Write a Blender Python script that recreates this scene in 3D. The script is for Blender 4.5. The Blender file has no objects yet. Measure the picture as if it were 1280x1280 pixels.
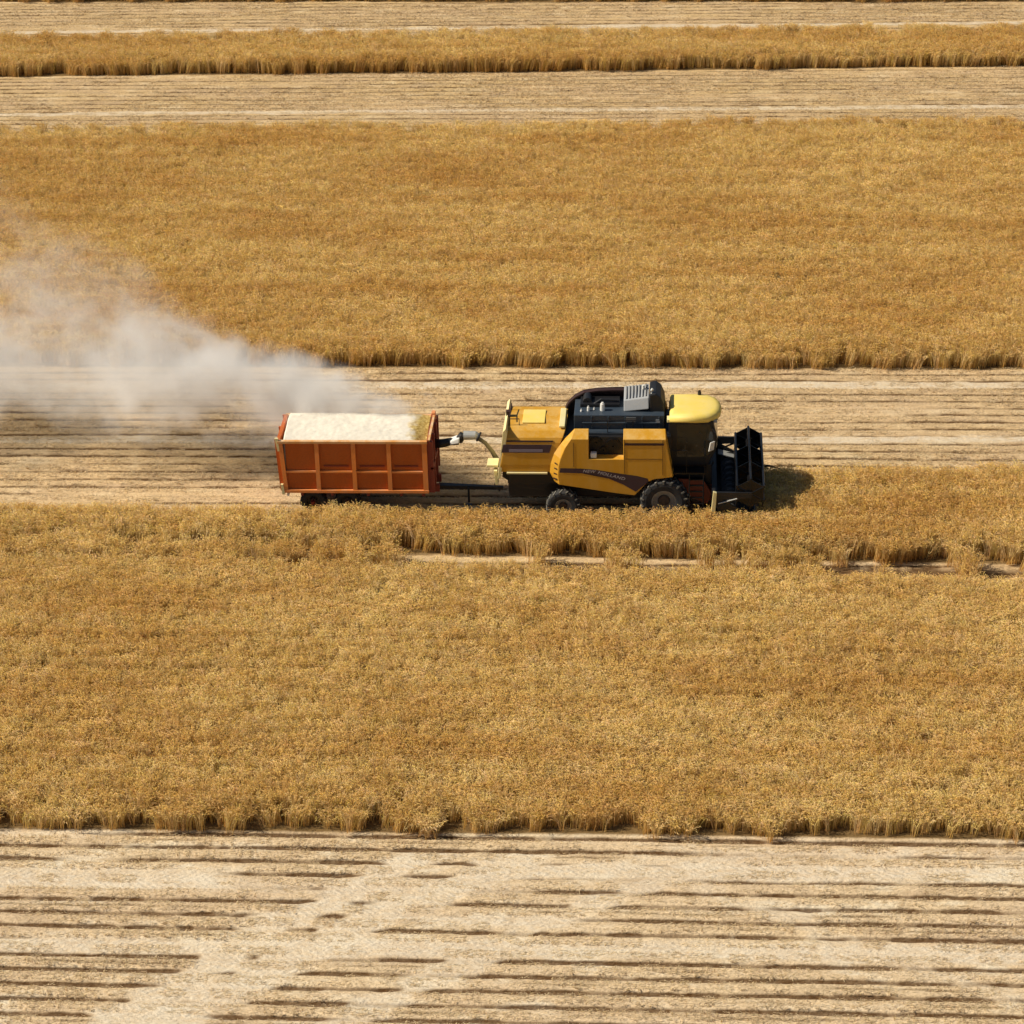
import bpy, bmesh, math, random
import numpy as np
from mathutils import Vector, Matrix
random.seed(7); RNG = np.random.default_rng(11)
SC = bpy.context.scene; COL = SC.collection
PI = math.pi

# ---------------------------------------------------------------- camera, sky, sun, exposure
cam = bpy.data.cameras.new('camera'); cam.sensor_width = 36; cam.sensor_fit = 'HORIZONTAL'
cam.lens = 3219.0 / 1280 * 36; cam.clip_start = 1; cam.clip_end = 3000
co = bpy.data.objects.new('camera', cam); COL.objects.link(co); SC.camera = co
CX = Vector((0.9977518, 0.06191225, -0.0256556)); CY = Vector((-0.00531261, 0.4546838, 0.89063708)); CZ = CX.cross(CY)
M = Matrix((CX, CY, CZ)).transposed().to_4x4(); M.translation = Vector((6.23304969, -82.8969063, 42.35731363))
co.matrix_world = M

SUN_EL = math.radians(42); SUN_AZ = math.atan2(0.07, 1.0)       # direction in which shadows fall, from +X
world = bpy.data.worlds.new('World'); SC.world = world; world.use_nodes = True
nt = world.node_tree; bg = nt.nodes['Background']
sky = nt.nodes.new('ShaderNodeTexSky'); sky.sky_type = 'NISHITA'; sky.sun_disc = False
sky.sun_elevation = SUN_EL; sky.sun_rotation = math.radians(266); sky.altitude = 100
nt.links.new(sky.outputs[0], bg.inputs[0]); bg.inputs[1].default_value = 0.05
sl = bpy.data.lights.new('sun', 'SUN'); sl.energy = 5.0; sl.angle = math.radians(0.6); sl.color = (1, 0.92, 0.77)
so = bpy.data.objects.new('sun', sl); COL.objects.link(so)
tosun = Vector((-math.cos(SUN_AZ) * math.cos(SUN_EL), -math.sin(SUN_AZ) * math.cos(SUN_EL), math.sin(SUN_EL)))
so.rotation_euler = tosun.to_track_quat('Z', 'Y').to_euler(); so.location = (0, 0, 60)
SC.view_settings.view_transform = 'Standard'; SC.view_settings.look = 'None'
SC.view_settings.exposure = 0.18; SC.view_settings.gamma = 1
SC.cycles.volume_bounces = 3; SC.cycles.max_bounces = 7; SC.cycles.diffuse_bounces = 2
SC.cycles.volume_step_rate = 1.0; SC.cycles.volume_max_steps = 128

# ---------------------------------------------------------------- helpers
def tag(o, label=None, cat=None, group=None, kind=None):
    if label: o['label'] = label
    if cat: o['category'] = cat
    if group: o['group'] = group
    if kind: o['kind'] = kind
    return o

class NB:
    """tiny node-graph builder"""
    def __init__(s, name):
        s.m = bpy.data.materials.new(name); s.m.use_nodes = True; s.t = s.m.node_tree
        s.b = s.t.nodes['Principled BSDF']; s.out = s.t.nodes['Material Output']
    def n(s, typ, **kw):
        x = s.t.nodes.new(typ)
        for k, v in kw.items():
            if k.startswith('i_'):
                key = k[2:]; key = int(key) if key.isdigit() else key.replace('_', ' ')
                s.put(x.inputs[key], v)
            else: setattr(x, k, v)
        return x
    def put(s, sock, v):
        if isinstance(v, bpy.types.NodeSocket): s.t.links.new(v, sock)
        elif isinstance(v, (tuple, list)) and len(v) == 3 and sock.type == 'RGBA': sock.default_value = (*v, 1)
        else: sock.default_value = v
    def math(s, op, a, b=0.0, c=0.0, clamp=False):
        x = s.n('ShaderNodeMath', operation=op, use_clamp=clamp)
        s.put(x.inputs[0], a); s.put(x.inputs[1], b); s.put(x.inputs[2], c); return x.outputs[0]
    def mix(s, f, a, b, mode='MIX'):
        x = s.n('ShaderNodeMix', data_type='RGBA', blend_type=mode)
        s.put(x.inputs[0], f); s.put(x.inputs[6], a); s.put(x.inputs[7], b); return x.outputs[2]
    def ramp(s, f, lo, hi, a=0.0, b=1.0):
        x = s.n('ShaderNodeMapRange', clamp=True); s.put(x.inputs[0], f)
        for i, v in enumerate((lo, hi, a, b)): s.put(x.inputs[i + 1], v)
        return x.outputs[0]
    def noise(s, vec, scale, detail=3, rough=0.6, dist=0.0):
        x = s.n('ShaderNodeTexNoise'); s.put(x.inputs['Vector'], vec); x.inputs['Scale'].default_value = scale
        x.inputs['Detail'].default_value = detail; x.inputs['Roughness'].default_value = rough; x.inputs['Distortion'].default_value = dist
        return x.outputs[0]
    def scaled(s, vec, sc):
        x = s.n('ShaderNodeVectorMath', operation='MULTIPLY'); s.put(x.inputs[0], vec); x.inputs[1].default_value = sc
        return x.outputs[0]
    def bump(s, h, strength, dist=0.02):
        x = s.n('ShaderNodeBump'); x.inputs['Strength'].default_value = strength; x.inputs['Distance'].default_value = dist
        s.put(x.inputs['Height'], h); s.put(s.b.inputs['Normal'], x.outputs[0])

def paint(name, col, rough=0.4, metal=0.0, dust=0.25, dustcol=(0.42, 0.33, 0.2), wear=0.25, spec=0.5, bump=0.0, side=.45):
    """machine paint with field dust lying in patches and streaks, more on faces that look up"""
    g = NB(name); pos = g.n('ShaderNodeNewGeometry'); P = pos.outputs['Position']
    n1 = g.noise(g.scaled(P, (1, 1, 0.35)), 2.2, 5, 0.65); n2 = g.noise(P, 14, 4, 0.7)
    sp = g.n('ShaderNodeSeparateXYZ'); g.put(sp.inputs[0], pos.outputs['Normal'])
    up = g.ramp(sp.outputs[2], 0.25, 0.8, side, 1.0)
    f = g.math('MULTIPLY', g.math('MULTIPLY', g.ramp(g.math('ADD', g.math('MULTIPLY', n1, .7), g.math('MULTIPLY', n2, .3)), .42, .68), dust), up)
    c = g.mix(g.ramp(n2, .35, .7, 0, wear), col, tuple(x * 0.72 for x in col))
    c = g.mix(f, c, dustcol)
    g.put(g.b.inputs['Base Color'], c); g.put(g.b.inputs['Roughness'], g.ramp(f, 0, .5, rough, 0.85))
    g.b.inputs['Metallic'].default_value = metal; g.b.inputs['Specular IOR Level'].default_value = spec
    if bump: g.bump(n2, bump)
    return g.m

YEL = paint('combine_yellow', (0.59, 0.285, 0.013), .45, dust=.42, dustcol=(.80, .62, .28), side=.3, wear=.12)
YELR = paint('roof_yellow', (0.86, 0.64, 0.13), .5, dust=.35, dustcol=(.72, .6, .36))
YELP = paint('pale_yellow', (0.78, 0.66, 0.30), .5, dust=.6, dustcol=(.72, .64, .45))
ORG = paint('trailer_orange', (0.52, 0.10, 0.004), .5, dust=.25, dustcol=(.45, .22, .08), wear=.8)
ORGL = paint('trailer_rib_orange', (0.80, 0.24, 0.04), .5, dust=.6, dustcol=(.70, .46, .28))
RAIL = paint('dusty_top_rail', (0.66, 0.30, 0.08), .6, dust=.9, dustcol=(.75, .62, .42))
ORGD = paint('trailer_dark_red', (0.24, 0.03, 0.012), .6, dust=.3, dustcol=(.3, .16, .09))
BLK = paint('black_paint', (0.008, 0.008, 0.010), .5, dust=.04, dustcol=(.12, .1, .07))
BLKG = paint('black_gloss_metal', (0.008, 0.008, 0.010), .35, .3, dust=.02, dustcol=(.12, .1, .07))
BLU = paint('engine_blue_black', (0.03, 0.045, 0.065), .45, dust=.15, dustcol=(.16, .15, .12))
MAR = paint('dark_maroon', (0.028, 0.007, 0.005), .55, dust=.12, dustcol=(.15, .09, .06))
RED = paint('header_red_brown', (0.25, 0.05, 0.02), .6, dust=.3, dustcol=(.2, .12, .06))
GRY = paint('grey_screen', (0.36, 0.37, 0.38), .5, dust=.2)
GRYD = paint('dark_grey', (0.10, 0.105, 0.11), .5, dust=.2)
STL = paint('bare_steel', (0.55, 0.55, 0.52), .4, .5, dust=.35, dustcol=(.5, .45, .36))
WHT = paint('white_plastic', (0.78, 0.76, 0.70), .5, dust=.2)
TYR = paint('tyre_rubber', (0.022, 0.022, 0.024), .85, dust=.35, dustcol=(.14, .12, .09), bump=.3)
TYRL = paint('dusty_tyre_tread', (0.13, 0.125, 0.11), .9, dust=.7, dustcol=(.34, .3, .22))
HUB = paint('wheel_hub', (0.06, 0.035, 0.025), .6, dust=.3)
RIM = paint('wheel_rim', (0.30, 0.28, 0.24), .6, dust=.6, dustcol=(.32, .27, .18))
STRP = paint('purple_stripe', (0.035, 0.017, 0.033), .4, dust=.15, dustcol=(.2, .14, .1))
LET = paint('pale_lettering', (0.34, 0.30, 0.31), .5, dust=.2)
AMB = paint('amber_lens', (0.5, 0.16, 0.01), .2, dust=0)
g = NB('tinted_glass'); g.b.inputs['Base Color'].default_value = (.012, .018, .02, 1); g.b.inputs['Roughness'].default_value = .06
g.b.inputs['Specular IOR Level'].default_value = .6
n = g.noise(g.n('ShaderNodeNewGeometry').outputs['Position'], 6, 3); g.put(g.b.inputs['Roughness'], g.ramp(n, .4, .7, .05, .3)); GLS = g.m

ORIG = {}
def link(name, bm, mat, parent=None, smooth=False, bev=0.0):
    """bmesh in world coordinates -> ONE mesh object; a child keeps its thing's origin"""
    if bev:
        bmesh.ops.remove_doubles(bm, verts=bm.verts, dist=1e-5)
        es = [e for e in bm.edges if len(e.link_faces) == 2 and e.calc_face_angle(0) > .5]
        try: bmesh.ops.bevel(bm, geom=es, offset=bev, segments=2, affect='EDGES', profile=.6)
        except Exception: pass
    off = ORIG.get(parent.name, Vector()) if parent else Vector()
    if parent: bmesh.ops.translate(bm, verts=bm.verts, vec=-off)
    me = bpy.data.meshes.new(name); bm.normal_update(); bm.to_mesh(me); bm.free()
    for m in (mat if isinstance(mat, list) else [mat]): me.materials.append(m)
    if smooth:
        for p in me.polygons: p.use_smooth = True
    o = bpy.data.objects.new(name, me); COL.objects.link(o)
    if parent: o.parent = parent; ORIG[o.name] = off
    return o
def thing(name, loc, label, cat, group=None):
    o = bpy.data.objects.new(name, None); COL.objects.link(o); o.location = loc; o.empty_display_size = .3
    ORIG[o.name] = Vector(loc); return tag(o, label, cat, group)
def quad(bm, pts, mi=0):
    f = bm.faces.new([bm.verts.new(p) for p in pts]); f.material_index = mi; return f
def hexa(bm, p, mi=0):
    """8 corners: bottom ring 0-3, top ring 4-7"""
    v = [bm.verts.new(q) for q in p]
    for a in ((3, 2, 1, 0), (4, 5, 6, 7), (0, 1, 5, 4), (1, 2, 6, 5), (2, 3, 7, 6), (3, 0, 4, 7)):
        bm.faces.new([v[i] for i in a]).material_index = mi
def box(bm, x0, x1, y0, y1, z0, z1, mi=0):
    hexa(bm, [(x0, y0, z0), (x1, y0, z0), (x1, y1, z0), (x0, y1, z0), (x0, y0, z1), (x1, y0, z1), (x1, y1, z1), (x0, y1, z1)], mi)
def prism(bm, xz, y0, y1, mi=0):
    a = [bm.verts.new((x, y0, z)) for x, z in xz]; b = [bm.verts.new((x, y1, z)) for x, z in xz]; n = len(a)
    fs = [bm.faces.new(a), bm.faces.new(b[::-1])]
    for i in range(n): fs.append(bm.faces.new((a[i], b[i], b[(i + 1) % n], a[(i + 1) % n])))
    for f in fs: f.material_index = mi
    bmesh.ops.recalc_face_normals(bm, faces=fs)
def tube(bm, pts, r, seg=8, mi=0):
    pts = [Vector(p) for p in pts]; rs = r if isinstance(r, (list, tuple)) else [r] * len(pts); rings = []
    up = Vector((0, 0, 1))
    for i, p in enumerate(pts):
        d = (pts[min(i + 1, len(pts) - 1)] - pts[max(i - 1, 0)]).normalized()
        u = d.cross(up);
        if u.length < .1: u = d.cross(Vector((0, 1, 0)))
        u.normalize(); w = u.cross(d)
        rings.append([bm.verts.new(p + rs[i] * (math.cos(2 * PI * k / seg) * u + math.sin(2 * PI * k / seg) * w)) for k in range(seg)])
    for a, b in zip(rings, rings[1:]):
        for k in range(seg): bm.faces.new((a[k], a[(k + 1) % seg], b[(k + 1) % seg], b[k])).material_index = mi
    bm.faces.new(rings[0][::-1]).material_index = mi; bm.faces.new(rings[-1]).material_index = mi
def lathe_y(bm, prof, c, seg=36, mi=0):
    """closed profile of (radius, y) revolved about an axis along Y through c"""
    rings = []
    for k in range(seg):
        a = 2 * PI * k / seg
        rings.append([bm.verts.new((c[0] + r * math.cos(a), c[1] + y, c[2] + r * math.sin(a))) for r, y in prof])
    n = len(prof)
    for k in range(seg):
        A, B = rings[k], rings[(k + 1) % seg]
        for i in range(n):
            bm.faces.new((A[i], A[(i + 1) % n], B[(i + 1) % n], B[i])).material_index = mi

# ---------------------------------------------------------------- field layout (lines Y = a + b X)
L_FRONT = (-20.68, 0.0036)     # near edge of the front wheat block
L_FRONTFAR = (-4.95, -0.028)   # its far edge
L_STRIP = (-3.45, -0.0245)     # near edge of the strip being cut
L_CUT = (-1.20, -0.012)        # its far edge where the combine has been
L_AHEAD = (2.0, 0.030)         # its far edge ahead of the combine
L_MID = (12.80, -0.0037); L_MIDFAR = (43.0, 0.0094)
L_BACK = (52.67, 0.0134); L_BACKFAR = (59.3, 0.0079)
L_LAST = (66.25, -0.0284)
def yl(L, x): return L[0] + L[1] * x
HEAD_X = 8.9

# ---------------------------------------------------------------- the ground: one sheet, real furrows where stubble stands
def fnoise(x, y, sx, sy, seed, octv=3):
    """cheap value noise on a lattice, numpy"""
    r = np.random.default_rng(seed); out = 0; amp = 1; tot = 0
    for o in range(octv):
        tab = r.random((256, 256)); u = x / sx * 2 ** o + 57.3; v = y / sy * 2 ** o + 31.7
        iu = np.floor(u).astype(int); iv = np.floor(v).astype(int); fu = u - iu; fv = v - iv
        fu = fu * fu * (3 - 2 * fu); fv = fv * fv * (3 - 2 * fv)
        a = tab[iu % 256, iv % 256]; b = tab[(iu + 1) % 256, iv % 256]; c = tab[iu % 256, (iv + 1) % 256]; d = tab[(iu + 1) % 256, (iv + 1) % 256]
        out = out + amp * ((a * (1 - fu) + b * fu) * (1 - fv) + (c * (1 - fu) + d * fu) * fv); tot += amp; amp *= .5
    return out / tot
def sst(a, b, x):
    t = np.clip((x - a) / (b - a), 0, 1); return t * t * (3 - 2 * t)
def axis(segs):
    out = []
    for a, b, st in segs: out.append(np.arange(a, b - 1e-6, st))
    return np.concatenate(out + [np.array([segs[-1][1]])])
xs = axis([(-900, -60, 60), (-60, -42, 2), (-42, 34, .125), (34, 60, 2), (60, 900, 60)])
ys = axis([(-400, -60, 40), (-60, -36, 2), (-36, -20, .05), (-20, -4, .5), (-4, 13.4, .065), (13.4, 41, .6), (41, 53.8, .08), (53.8, 56.8, .5), (56.8, 68.4, .09), (68.4, 100, 2), (100, 1300, 60)])
X, Y = np.meshgrid(xs, ys, indexing='xy')
ROW = 0.65
def row_field(X, Y):
    """0..1 furrow strength, and 0..1 flattened-by-wheels"""
    wob = (fnoise(X, Y, 9, 2.0, 5, 2) - .5) * .07 + (fnoise(X, Y, .5, .4, 17, 2) - .5) * .05
    ph = (Y + wob) / ROW; k = np.floor(ph + .5); d = np.abs(ph - k) * ROW
    width = np.where(Y < -15, .062, .060) + .045 * fnoise(X, k * 7.7, 1.2, 1, 6, 2)
    line = 1 - sst(width * .5, width * 1.5 + .02, d)
    near = Y < -15
    strength = fnoise(X, k * 3.1, 7.0, 1.0, 8, 3)
    on = np.where(near, sst(.22, .42, strength), sst(.18, .46, strength) * .85)
    # wheel tracks run along the rows: compacted bands with the furrows pressed away
    tr = np.zeros_like(X)
    for yc, w, x0, x1 in ((-23.1, .42, -40, -6), (-22.4, .42, 0, 40), (-26.1, .42, -40, 40), (-24.9, .3, -2, 4), (-30.4, .6, -40, 40), (-33, .6, -40, 40),
                          (6.1, .3, -40, 40), (11.2, .35, -40, 40), (46.2, .3, -60, 60), (61.2, .3, -60, 60)):
        edge = sst(0, 1.2, X - x0 + (fnoise(X * 0, Y, 1, .4, 9, 1) - .5) * 3) * sst(0, 1.2, x1 - X)
        tr = np.maximum(tr, (1 - sst(w * .6, w * 1.3, np.abs(Y - yc - .01 * X) + (fnoise(X, Y, 1.5, .3, 19, 2) - .5) * .3)) * edge)
    # diagonal wheelings where the machines turned across the near stubble
    for x0, sl_, w, a in ((-2.3, 1.15, .8, 1), (-4.6, .95, .7, 1), (2.7, 1.3, .45, .8), (10.0, -1.6, .35, .5)):
        xc = x0 + (Y + 25) * sl_ + np.sin(Y * .8) * .3
        tr = np.maximum(tr, a * near * (Y < -21.6) * (1 - sst(w * .7, w * 1.3 + .3, np.abs(X - xc) + (fnoise(X, Y, 1.0, .4, 12, 2) - .5) * 1.4)))
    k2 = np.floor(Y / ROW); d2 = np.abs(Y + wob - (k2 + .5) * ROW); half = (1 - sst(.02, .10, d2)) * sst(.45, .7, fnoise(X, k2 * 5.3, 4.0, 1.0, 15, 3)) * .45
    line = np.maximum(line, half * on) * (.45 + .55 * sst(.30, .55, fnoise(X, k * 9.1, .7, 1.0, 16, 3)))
    return line * on * (1 - .92 * tr), np.maximum(tr, near * (1 - on) * .8), d
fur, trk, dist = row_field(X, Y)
strip_far = np.where(X > HEAD_X, yl(L_AHEAD, X), yl(L_CUT, X))
def inside(a, b): return sst(0, .15, Y - a) * sst(0, .15, b - Y)
crop = np.clip(inside(yl(L_FRONT, X), yl(L_FRONTFAR, X)) + inside(yl(L_STRIP, X), strip_far) + inside(yl(L_MID, X), yl(L_MIDFAR, X))
               + inside(yl(L_BACK, X), yl(L_BACKFAR, X)) + (Y > yl(L_LAST, X)), 0, 1)
fine = ((Y > -36) & (Y < 68.4) & (X > -42) & (X < 34)).astype(float)
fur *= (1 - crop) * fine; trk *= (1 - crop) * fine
Z = fine * (1 - crop) * (.022 * np.cos(np.clip(dist / ROW * 2, 0, 1) * PI) * -1 * (1 - .8 * trk)) - .075 * fur - .02 * trk
Z += fine * ((fnoise(X, Y, .35, .14, 21, 2) - .5) * .045 + (fnoise(X, Y, 6, 2, 22, 2) - .5) * .08)
V = np.stack([X, Y, Z], -1).reshape(-1, 3).astype(np.float32)
ny, nx = X.shape; idx = np.arange(nx * ny).reshape(ny, nx)
F = np.stack([idx[:-1, :-1], idx[:-1, 1:], idx[1:, 1:], idx[1:, :-1]], -1).reshape(-1, 4)
me = bpy.data.meshes.new('field_ground'); me.vertices.add(len(V)); me.vertices.foreach_set('co', V.ravel())
me.loops.add(F.size); me.loops.foreach_set('vertex_index', F.ravel().astype(np.int32))
me.polygons.add(len(F)); me.polygons.foreach_set('loop_start', np.arange(0, F.size, 4, dtype=np.int32)); me.polygons.foreach_set('loop_total', np.full(len(F), 4, dtype=np.int32))
me.update(calc_edges=True)
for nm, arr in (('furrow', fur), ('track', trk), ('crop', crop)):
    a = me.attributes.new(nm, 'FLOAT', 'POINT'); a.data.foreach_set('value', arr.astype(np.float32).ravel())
me.shade_smooth()

g = NB('stubble_soil'); geo = g.n('ShaderNodeNewGeometry'); P = geo.outputs['Position']
att = lambda nm: g.n('ShaderNodeAttribute', attribute_name=nm).outputs['Fac']
sep = g.n('ShaderNodeSeparateXYZ'); g.put(sep.inputs[0], P)
n_big = g.noise(g.scaled(P, (.10, .35, 0)), 1.0, 4, .6); n_str = g.noise(g.scaled(P, (1.2, 9, 0)), 1.0, 4, .7)
n_fin = g.noise(g.scaled(P, (7, 16, 0)), 1.0, 3, .7); n_clod = g.noise(g.scaled(P, (3, 6, 0)), 1.0, 4, .75)
near_mix = g.ramp(sep.outputs[1], -21, -5, 0, 1)
straw = g.mix(near_mix, (0.78, 0.59, 0.36), g.mix(g.ramp(sep.outputs[1], 14, 40), (0.74, 0.53, 0.28), (0.68, 0.475, 0.22)))
straw2 = g.mix(near_mix, (0.66, 0.50, 0.31), (0.58, 0.40, 0.20))
c = g.mix(g.ramp(n_str, .38, .62), straw2, straw)
c = g.mix(g.ramp(n_fin, .48, .68, 0, .75), c, (0.34, 0.235, 0.12))
n_pat = g.noise(g.scaled(P, (.45, 1.1, 0)), 1.0, 4, .65)
c = g.mix(g.ramp(n_pat, .52, .68, 0, .6), c, g.mix(near_mix, (.88, .80, .62), (.80, .64, .40)))
c = g.mix(g.ramp(n_pat, .46, .34, 0, .6), c, (.50, .36, .22))
c = g.mix(g.ramp(n_big, .35, .68, 0, .38), c, (0.60, 0.43, 0.29))
c = g.mix(g.math('MULTIPLY', att('track'), g.ramp(n_clod, .36, .64, .15, .9)), c, (0.72, 0.62, 0.475))
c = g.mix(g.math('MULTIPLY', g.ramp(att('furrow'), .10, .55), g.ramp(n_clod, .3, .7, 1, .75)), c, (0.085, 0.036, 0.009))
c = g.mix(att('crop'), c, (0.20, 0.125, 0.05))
g.put(g.b.inputs['Base Color'], c); g.b.inputs['Roughness'].default_value = 1; g.b.inputs['Specular IOR Level'].default_value = .1
# tyre lug prints: herringbone relief inside the tracks
yy = g.math('ABSOLUTE', g.math('SUBTRACT', g.math('FRACT', g.math('DIVIDE', sep.outputs[1], 1.1)), .5))
lug = g.math('SINE', g.math('MULTIPLY', g.math('ADD', sep.outputs[0], g.math('MULTIPLY', yy, 1.3)), 24.0))
lugm = g.math('MULTIPLY', g.math('MULTIPLY', lug, att('track')), g.math('MULTIPLY', g.ramp(sep.outputs[1], -19, -20), g.ramp(n_clod, .40, .62)))
h = g.math('ADD', g.math('MULTIPLY', lugm, .13), g.math('ADD', g.math('MULTIPLY', n_fin, 1.2), n_clod))
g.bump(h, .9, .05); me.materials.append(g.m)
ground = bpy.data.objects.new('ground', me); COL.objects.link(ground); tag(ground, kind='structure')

# ---------------------------------------------------------------- wheat and stubble tufts
def crop_mat(name, lo, hi, red, amount=.6):
    g = NB(name); P = g.n('ShaderNodeNewGeometry').outputs['Position']
    a = g.n('ShaderNodeAttribute', attribute_name='tint').outputs['Color']
    big = g.math('ADD', g.math('MULTIPLY', g.noise(g.scaled(P, (.10, .2, 0)), 1.0, 4, .6), .6), g.math('MULTIPLY', g.noise(g.scaled(P, (.03, .8, 0)), 1.0, 3, .6), .4)); mid = g.noise(g.scaled(P, (1.3, 2.2, .6)), 1.0, 4, .7); rnd = g.n('ShaderNodeObjectInfo').outputs['Random']
    c = g.mix(g.ramp(mid, .38, .64), lo, hi); c = g.mix(g.ramp(big, .45, .60, 0, amount), c, red)
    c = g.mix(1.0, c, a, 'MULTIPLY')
    g.put(g.b.inputs['Base Color'], c); g.b.inputs['Roughness'].default_value = .8; g.b.inputs['Specular IOR Level'].default_value = .15
    tl = g.n('ShaderNodeBsdfTranslucent'); g.put(tl.inputs[0], c); mx = g.n('ShaderNodeMixShader'); mx.inputs[0].default_value = .28
    g.t.links.new(g.b.outputs[0], mx.inputs[1]); g.t.links.new(tl.outputs[0], mx.inputs[2]); g.t.links.new(mx.outputs[0], g.out.inputs['Surface'])
    return g.m
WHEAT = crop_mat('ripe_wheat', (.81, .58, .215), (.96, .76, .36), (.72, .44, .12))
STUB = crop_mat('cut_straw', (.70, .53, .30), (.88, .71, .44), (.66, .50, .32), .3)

def tuft_mesh(name, seed, w, n_clump, per, h, ear, mat, spread=.045, lean=.12):
    r = np.random.default_rng(seed); vs = []; fs = []; tint = []
    def strip(p0, p1, w0, w1, side, c0, c1):
        b = len(vs); vs.extend([p0 - side * w0, p0 + side * w0, p1 + side * w1, p1 - side * w1]); fs.append((b, b + 1, b + 2, b + 3)); tint.extend([c0, c0, c1, c1])
    for k in range(n_clump):
        cx, cy = r.uniform(-w / 2, w / 2, 2); ch = h * r.uniform(.90, 1.08); ct = r.uniform(.84, 1.08); cl = r.normal(0, lean, 2)
        hue = np.array([1, r.uniform(.92, 1.04), r.uniform(.7, 1.25)])
        for j in range(per):
            b0 = np.array([cx + r.normal(0, spread), cy + r.normal(0, spread), 0.]); hh = ch * r.uniform(.86, 1.06); t = ct * r.uniform(.85, 1.15) * hue
            ln = cl + r.normal(0, lean * .5, 2); mid = b0 + np.array([ln[0] * .3, ln[1] * .3, hh * .6]); top = b0 + np.array([ln[0], ln[1], hh])
            a = r.uniform(0, PI); s = np.array([math.cos(a), math.sin(a), 0])
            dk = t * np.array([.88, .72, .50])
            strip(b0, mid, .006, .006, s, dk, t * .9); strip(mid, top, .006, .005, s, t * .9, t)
            if ear:
                dd = np.array([ln[0] * 1.6 + r.normal(0, .02), ln[1] * 1.6 + r.normal(0, .02), r.uniform(-.02, .10)]); dd = dd / (np.linalg.norm(dd) + 1e-6) * r.uniform(.08, .12)
                mid2 = top + dd * .5 + np.array([0, 0, .012]); tip = top + dd; s2 = np.cross(dd, [0, 0, 1.]); s2 = s2 / (np.linalg.norm(s2) + 1e-6); s3 = np.array([0, 0, 1.])
                for q, ww in ((s2, .010), (s3, .009)):
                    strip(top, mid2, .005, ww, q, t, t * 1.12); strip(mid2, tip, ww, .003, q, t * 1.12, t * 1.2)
                if r.random() < .2:      # a dry leaf
                    an = r.uniform(0, 2 * PI); o = np.array([math.cos(an), math.sin(an), -.25]) * r.uniform(.1, .2)
                    strip(mid, mid + o * .6 + np.array([0, 0, .07]), .008, .008, np.cross(o, [0, 0, 1.]) / .25, t * .8, t * .95)
    if not ear:                          # loose cut straw lying about
        for j in range(n_clump * 3):
            p = np.array([*r.uniform(-w / 2, w / 2, 2), r.uniform(.02, .07)]); a = r.normal(0, .5) if r.random() < .6 else r.uniform(0, PI); d = np.array([math.cos(a), math.sin(a), r.normal(0, .1)]) * r.uniform(.06, .16)
            t = r.uniform(.45, 1.3); strip(p, p + d, .008, .007, np.array([-math.sin(a), math.cos(a), 0]), np.ones(3) * t, np.ones(3) * t)
    me = bpy.data.meshes.new(name); me.from_pydata([tuple(v) for v in vs], [], fs); at = me.color_attributes.new('tint', 'FLOAT_COLOR', 'POINT')
    at.data.foreach_set('color', np.concatenate([np.array(tint), np.ones((len(vs), 1))], 1).astype(np.float32).ravel())
    me.materials.append(mat); return bpy.data.objects.new(name, me)

def tuft_set(name, n, *a, **k):
    c = bpy.data.collections.new(name)
    for i in range(n): c.objects.link(tuft_mesh(name, 100 + i, *a, **k))
    return c
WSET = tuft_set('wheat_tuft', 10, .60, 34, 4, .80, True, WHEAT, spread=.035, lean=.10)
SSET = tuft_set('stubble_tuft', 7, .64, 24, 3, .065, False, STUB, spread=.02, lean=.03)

def scatter(name, pts, rots, scs, cset, label, cat):
    me = bpy.data.meshes.new(name); me.vertices.add(len(pts)); me.vertices.foreach_set('co', np.asarray(pts, np.float32).ravel())
    a = me.attributes.new('rot', 'FLOAT_VECTOR', 'POINT'); a.data.foreach_set('vector', np.asarray(rots, np.float32).ravel())
    a = me.attributes.new('scl', 'FLOAT_VECTOR', 'POINT'); a.data.foreach_set('vector', np.asarray(scs, np.float32).ravel())
    a = me.attributes.new('pick', 'INT', 'POINT'); a.data.foreach_set('value', RNG.integers(0, 50, len(pts)).astype(np.int32))
    o = bpy.data.objects.new(name, me); COL.objects.link(o)
    ng = bpy.data.node_groups.new(name, 'GeometryNodeTree')
    ng.interface.new_socket('Geometry', in_out='INPUT', socket_type='NodeSocketGeometry'); ng.interface.new_socket('Geometry', in_out='OUTPUT', socket_type='NodeSocketGeometry')
    N = ng.nodes.new; gi = N('NodeGroupInput'); go = N('NodeGroupOutput'); ip = N('GeometryNodeInstanceOnPoints'); ci = N('GeometryNodeCollectionInfo')
    ci.inputs['Collection'].default_value = cset; ci.inputs['Separate Children'].default_value = True; ci.inputs['Reset Children'].default_value = True
    def attr(nm, t):
        x = N('GeometryNodeInputNamedAttribute'); x.data_type = t; x.inputs['Name'].default_value = nm
        return [s for s in x.outputs if s.enabled and s.name == 'Attribute'][0]
    L = ng.links.new
    L(gi.outputs[0], ip.inputs['Points']); L(ci.outputs[0], ip.inputs['Instance']); ip.inputs['Pick Instance'].default_value = True
    L(attr('pick', 'INT'), ip.inputs['Instance Index'])
    e2r = N('FunctionNodeEulerToRotation'); L(attr('rot', 'FLOAT_VECTOR'), e2r.inputs[0]); L(e2r.outputs[0], ip.inputs['Rotation'])
    L(attr('scl', 'FLOAT_VECTOR'), ip.inputs['Scale']); L(ip.outputs[0], go.inputs[0])
    md = o.modifiers.new('tufts', 'NODES'); md.node_group = ng
    return tag(o, label, cat, kind='stuff')

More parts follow.
